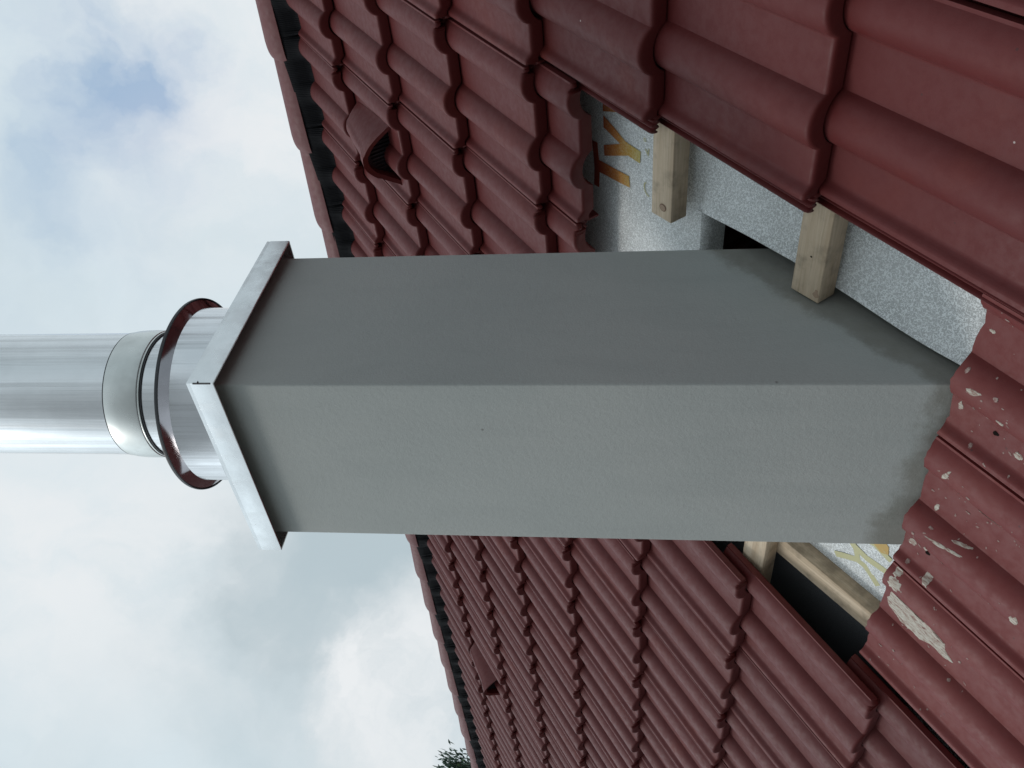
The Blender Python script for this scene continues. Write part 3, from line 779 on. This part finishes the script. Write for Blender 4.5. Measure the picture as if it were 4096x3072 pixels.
bm = bmesh.new()
fr, bk = eh, RHh+2.8
lo, gz = ez-.02, -6.0
c8 = [P(-7.3, fr, lo), P(1.35, fr, lo), P(1.35, bk, lo), P(-7.3, bk, lo), P(-7.3, fr, gz), P(1.35, fr, gz), P(1.35, bk, gz), P(-7.3, bk, gz)]
v = [bm.verts.new(p) for p in c8]
for f in ((0, 1, 2, 3), (0, 4, 5, 1), (1, 5, 6, 2), (2, 6, 7, 3), (3, 7, 4, 0)): bm.faces.new([v[i] for i in f])
for a in (-7.3, 1.35):
    bm.faces.new([bm.verts.new(P(a, fr, lo)), bm.verts.new(P(a, bk, lo)), bm.verts.new(P(a, RHh, RZ-.05))])
o = link('house_walls', bm, M_WALL, None, None, None, False)
tag(o, 'pale plastered house walls carrying the roof', 'house', None, 'structure')
bm = bmesh.new(); bmesh.ops.create_grid(bm, x_segments=2, y_segments=2, size=1500)
o = link('ground', bm, M_GRASS, None, Matrix.Translation((0, 0, -6)), None, False); o['kind'] = 'structure'

# ---------------------------------------------------------------- tree beyond the ridge
def tube(bm, p0, p1, r0, r1, seg=7):
    d = (p1-p0); 
    if d.length < 1e-4: return
    m = d.to_track_quat('Z', 'Y').to_matrix()
    A = [bm.verts.new(p0 + m @ Vector((r0*cos(2*pi*k/seg), r0*sin(2*pi*k/seg), 0))) for k in range(seg)]
    B = [bm.verts.new(p1 + m @ Vector((r1*cos(2*pi*k/seg), r1*sin(2*pi*k/seg), 0))) for k in range(seg)]
    for k in range(seg): bm.faces.new((A[k], A[(k+1) % seg], B[(k+1) % seg], B[k]))
def tree(name, base, height, crown_r, label, m, leaf, seed, needle):
    rr = random.Random(seed)
    root = empty(name, Matrix.Translation(base)); tag(root, label, 'tree')
    bm = bmesh.new(); lf = bmesh.new()
    prev = Vector((0, 0, 0)); n_ = 10; spine = [prev]
    for i in range(1, n_+1):
        p = Vector((rr.uniform(-.1, .1), rr.uniform(-.1, .1), height*i/n_*.97)); tube(bm, prev, p, .16*(1-.9*(i-1)/n_), .16*(1-.9*i/n_)); prev = p; spine.append(p)
    nb = 120
    for k in range(nb):
        t = rr.uniform(.45, 1.0); z = height*t*.97
        R_ = crown_r*(1-((t-.45)/.56)**(2.0 if not needle else 1.1)*.93)*rr.uniform(.55, 1.0)
        az = rr.uniform(0, 2*pi); st_ = Vector((0, 0, z*.97)); en = Vector((R_*cos(az), R_*sin(az), z + R_*rr.uniform(.05, .45)))
        tube(bm, st_, en, .018, .004, 5)
        for j in range(64):
            u = rr.uniform(.35, 1.05)**.7; p = st_.lerp(en, u) + Vector((rr.gauss(0, .09), rr.gauss(0, .09), rr.gauss(0, .08)))
            if needle:
                d = ((en-st_).normalized()*.7 + Vector((rr.gauss(0, .5), rr.gauss(0, .5), rr.gauss(.35, .4)))).normalized()
                s = d.cross(Vector((rr.random(), rr.random(), rr.random()))).normalized()
                l_, w_ = leaf*rr.uniform(.7, 1.2), leaf*.16
                vs = [lf.verts.new(q_) for q_ in (p, p+d*l_*.5+s*w_, p+d*l_, p+d*l_*.5-s*w_)]
            else:
                d = Vector((rr.gauss(0, 1), rr.gauss(0, 1), rr.gauss(0, .7))).normalized(); s = d.cross(Vector((rr.random(), .3, rr.random()))).normalized()
                l_ = leaf*rr.uniform(.6, 1.1); w_ = l_*.36
                vs = [lf.verts.new(q_) for q_ in (p, p+d*l_*.5+s*w_, p+d*l_, p+d*l_*.5-s*w_)]
            lf.faces.new(vs)
    link('trunk', bm, M_BARK, root); link('crown', lf, m, root, None, None, False)
TREE_D = Vector((-0.8990, 0.4000, 0.1700)).normalized()
def below(d, dist, gz=-6):
    p = CAM + d*dist; return Vector((p.x, p.y, gz)), p.z - gz
bs, h = below(Vector((-.893, .408, .200)).normalized(), 13.5); tree('pine_tree', bs, h+.02, 1.0, 'dark green conifer top with spiky shoots rising above the ridge', M_NEEDLE, .10, 3, True)
bs, h = below(Vector((-.903, .388, .180)).normalized(), 12.0); tree('leafy_tree', bs, h+.25, 1.2, 'lighter green leafy tree top at the corner below the conifer', M_LEAF, .07, 8, False)
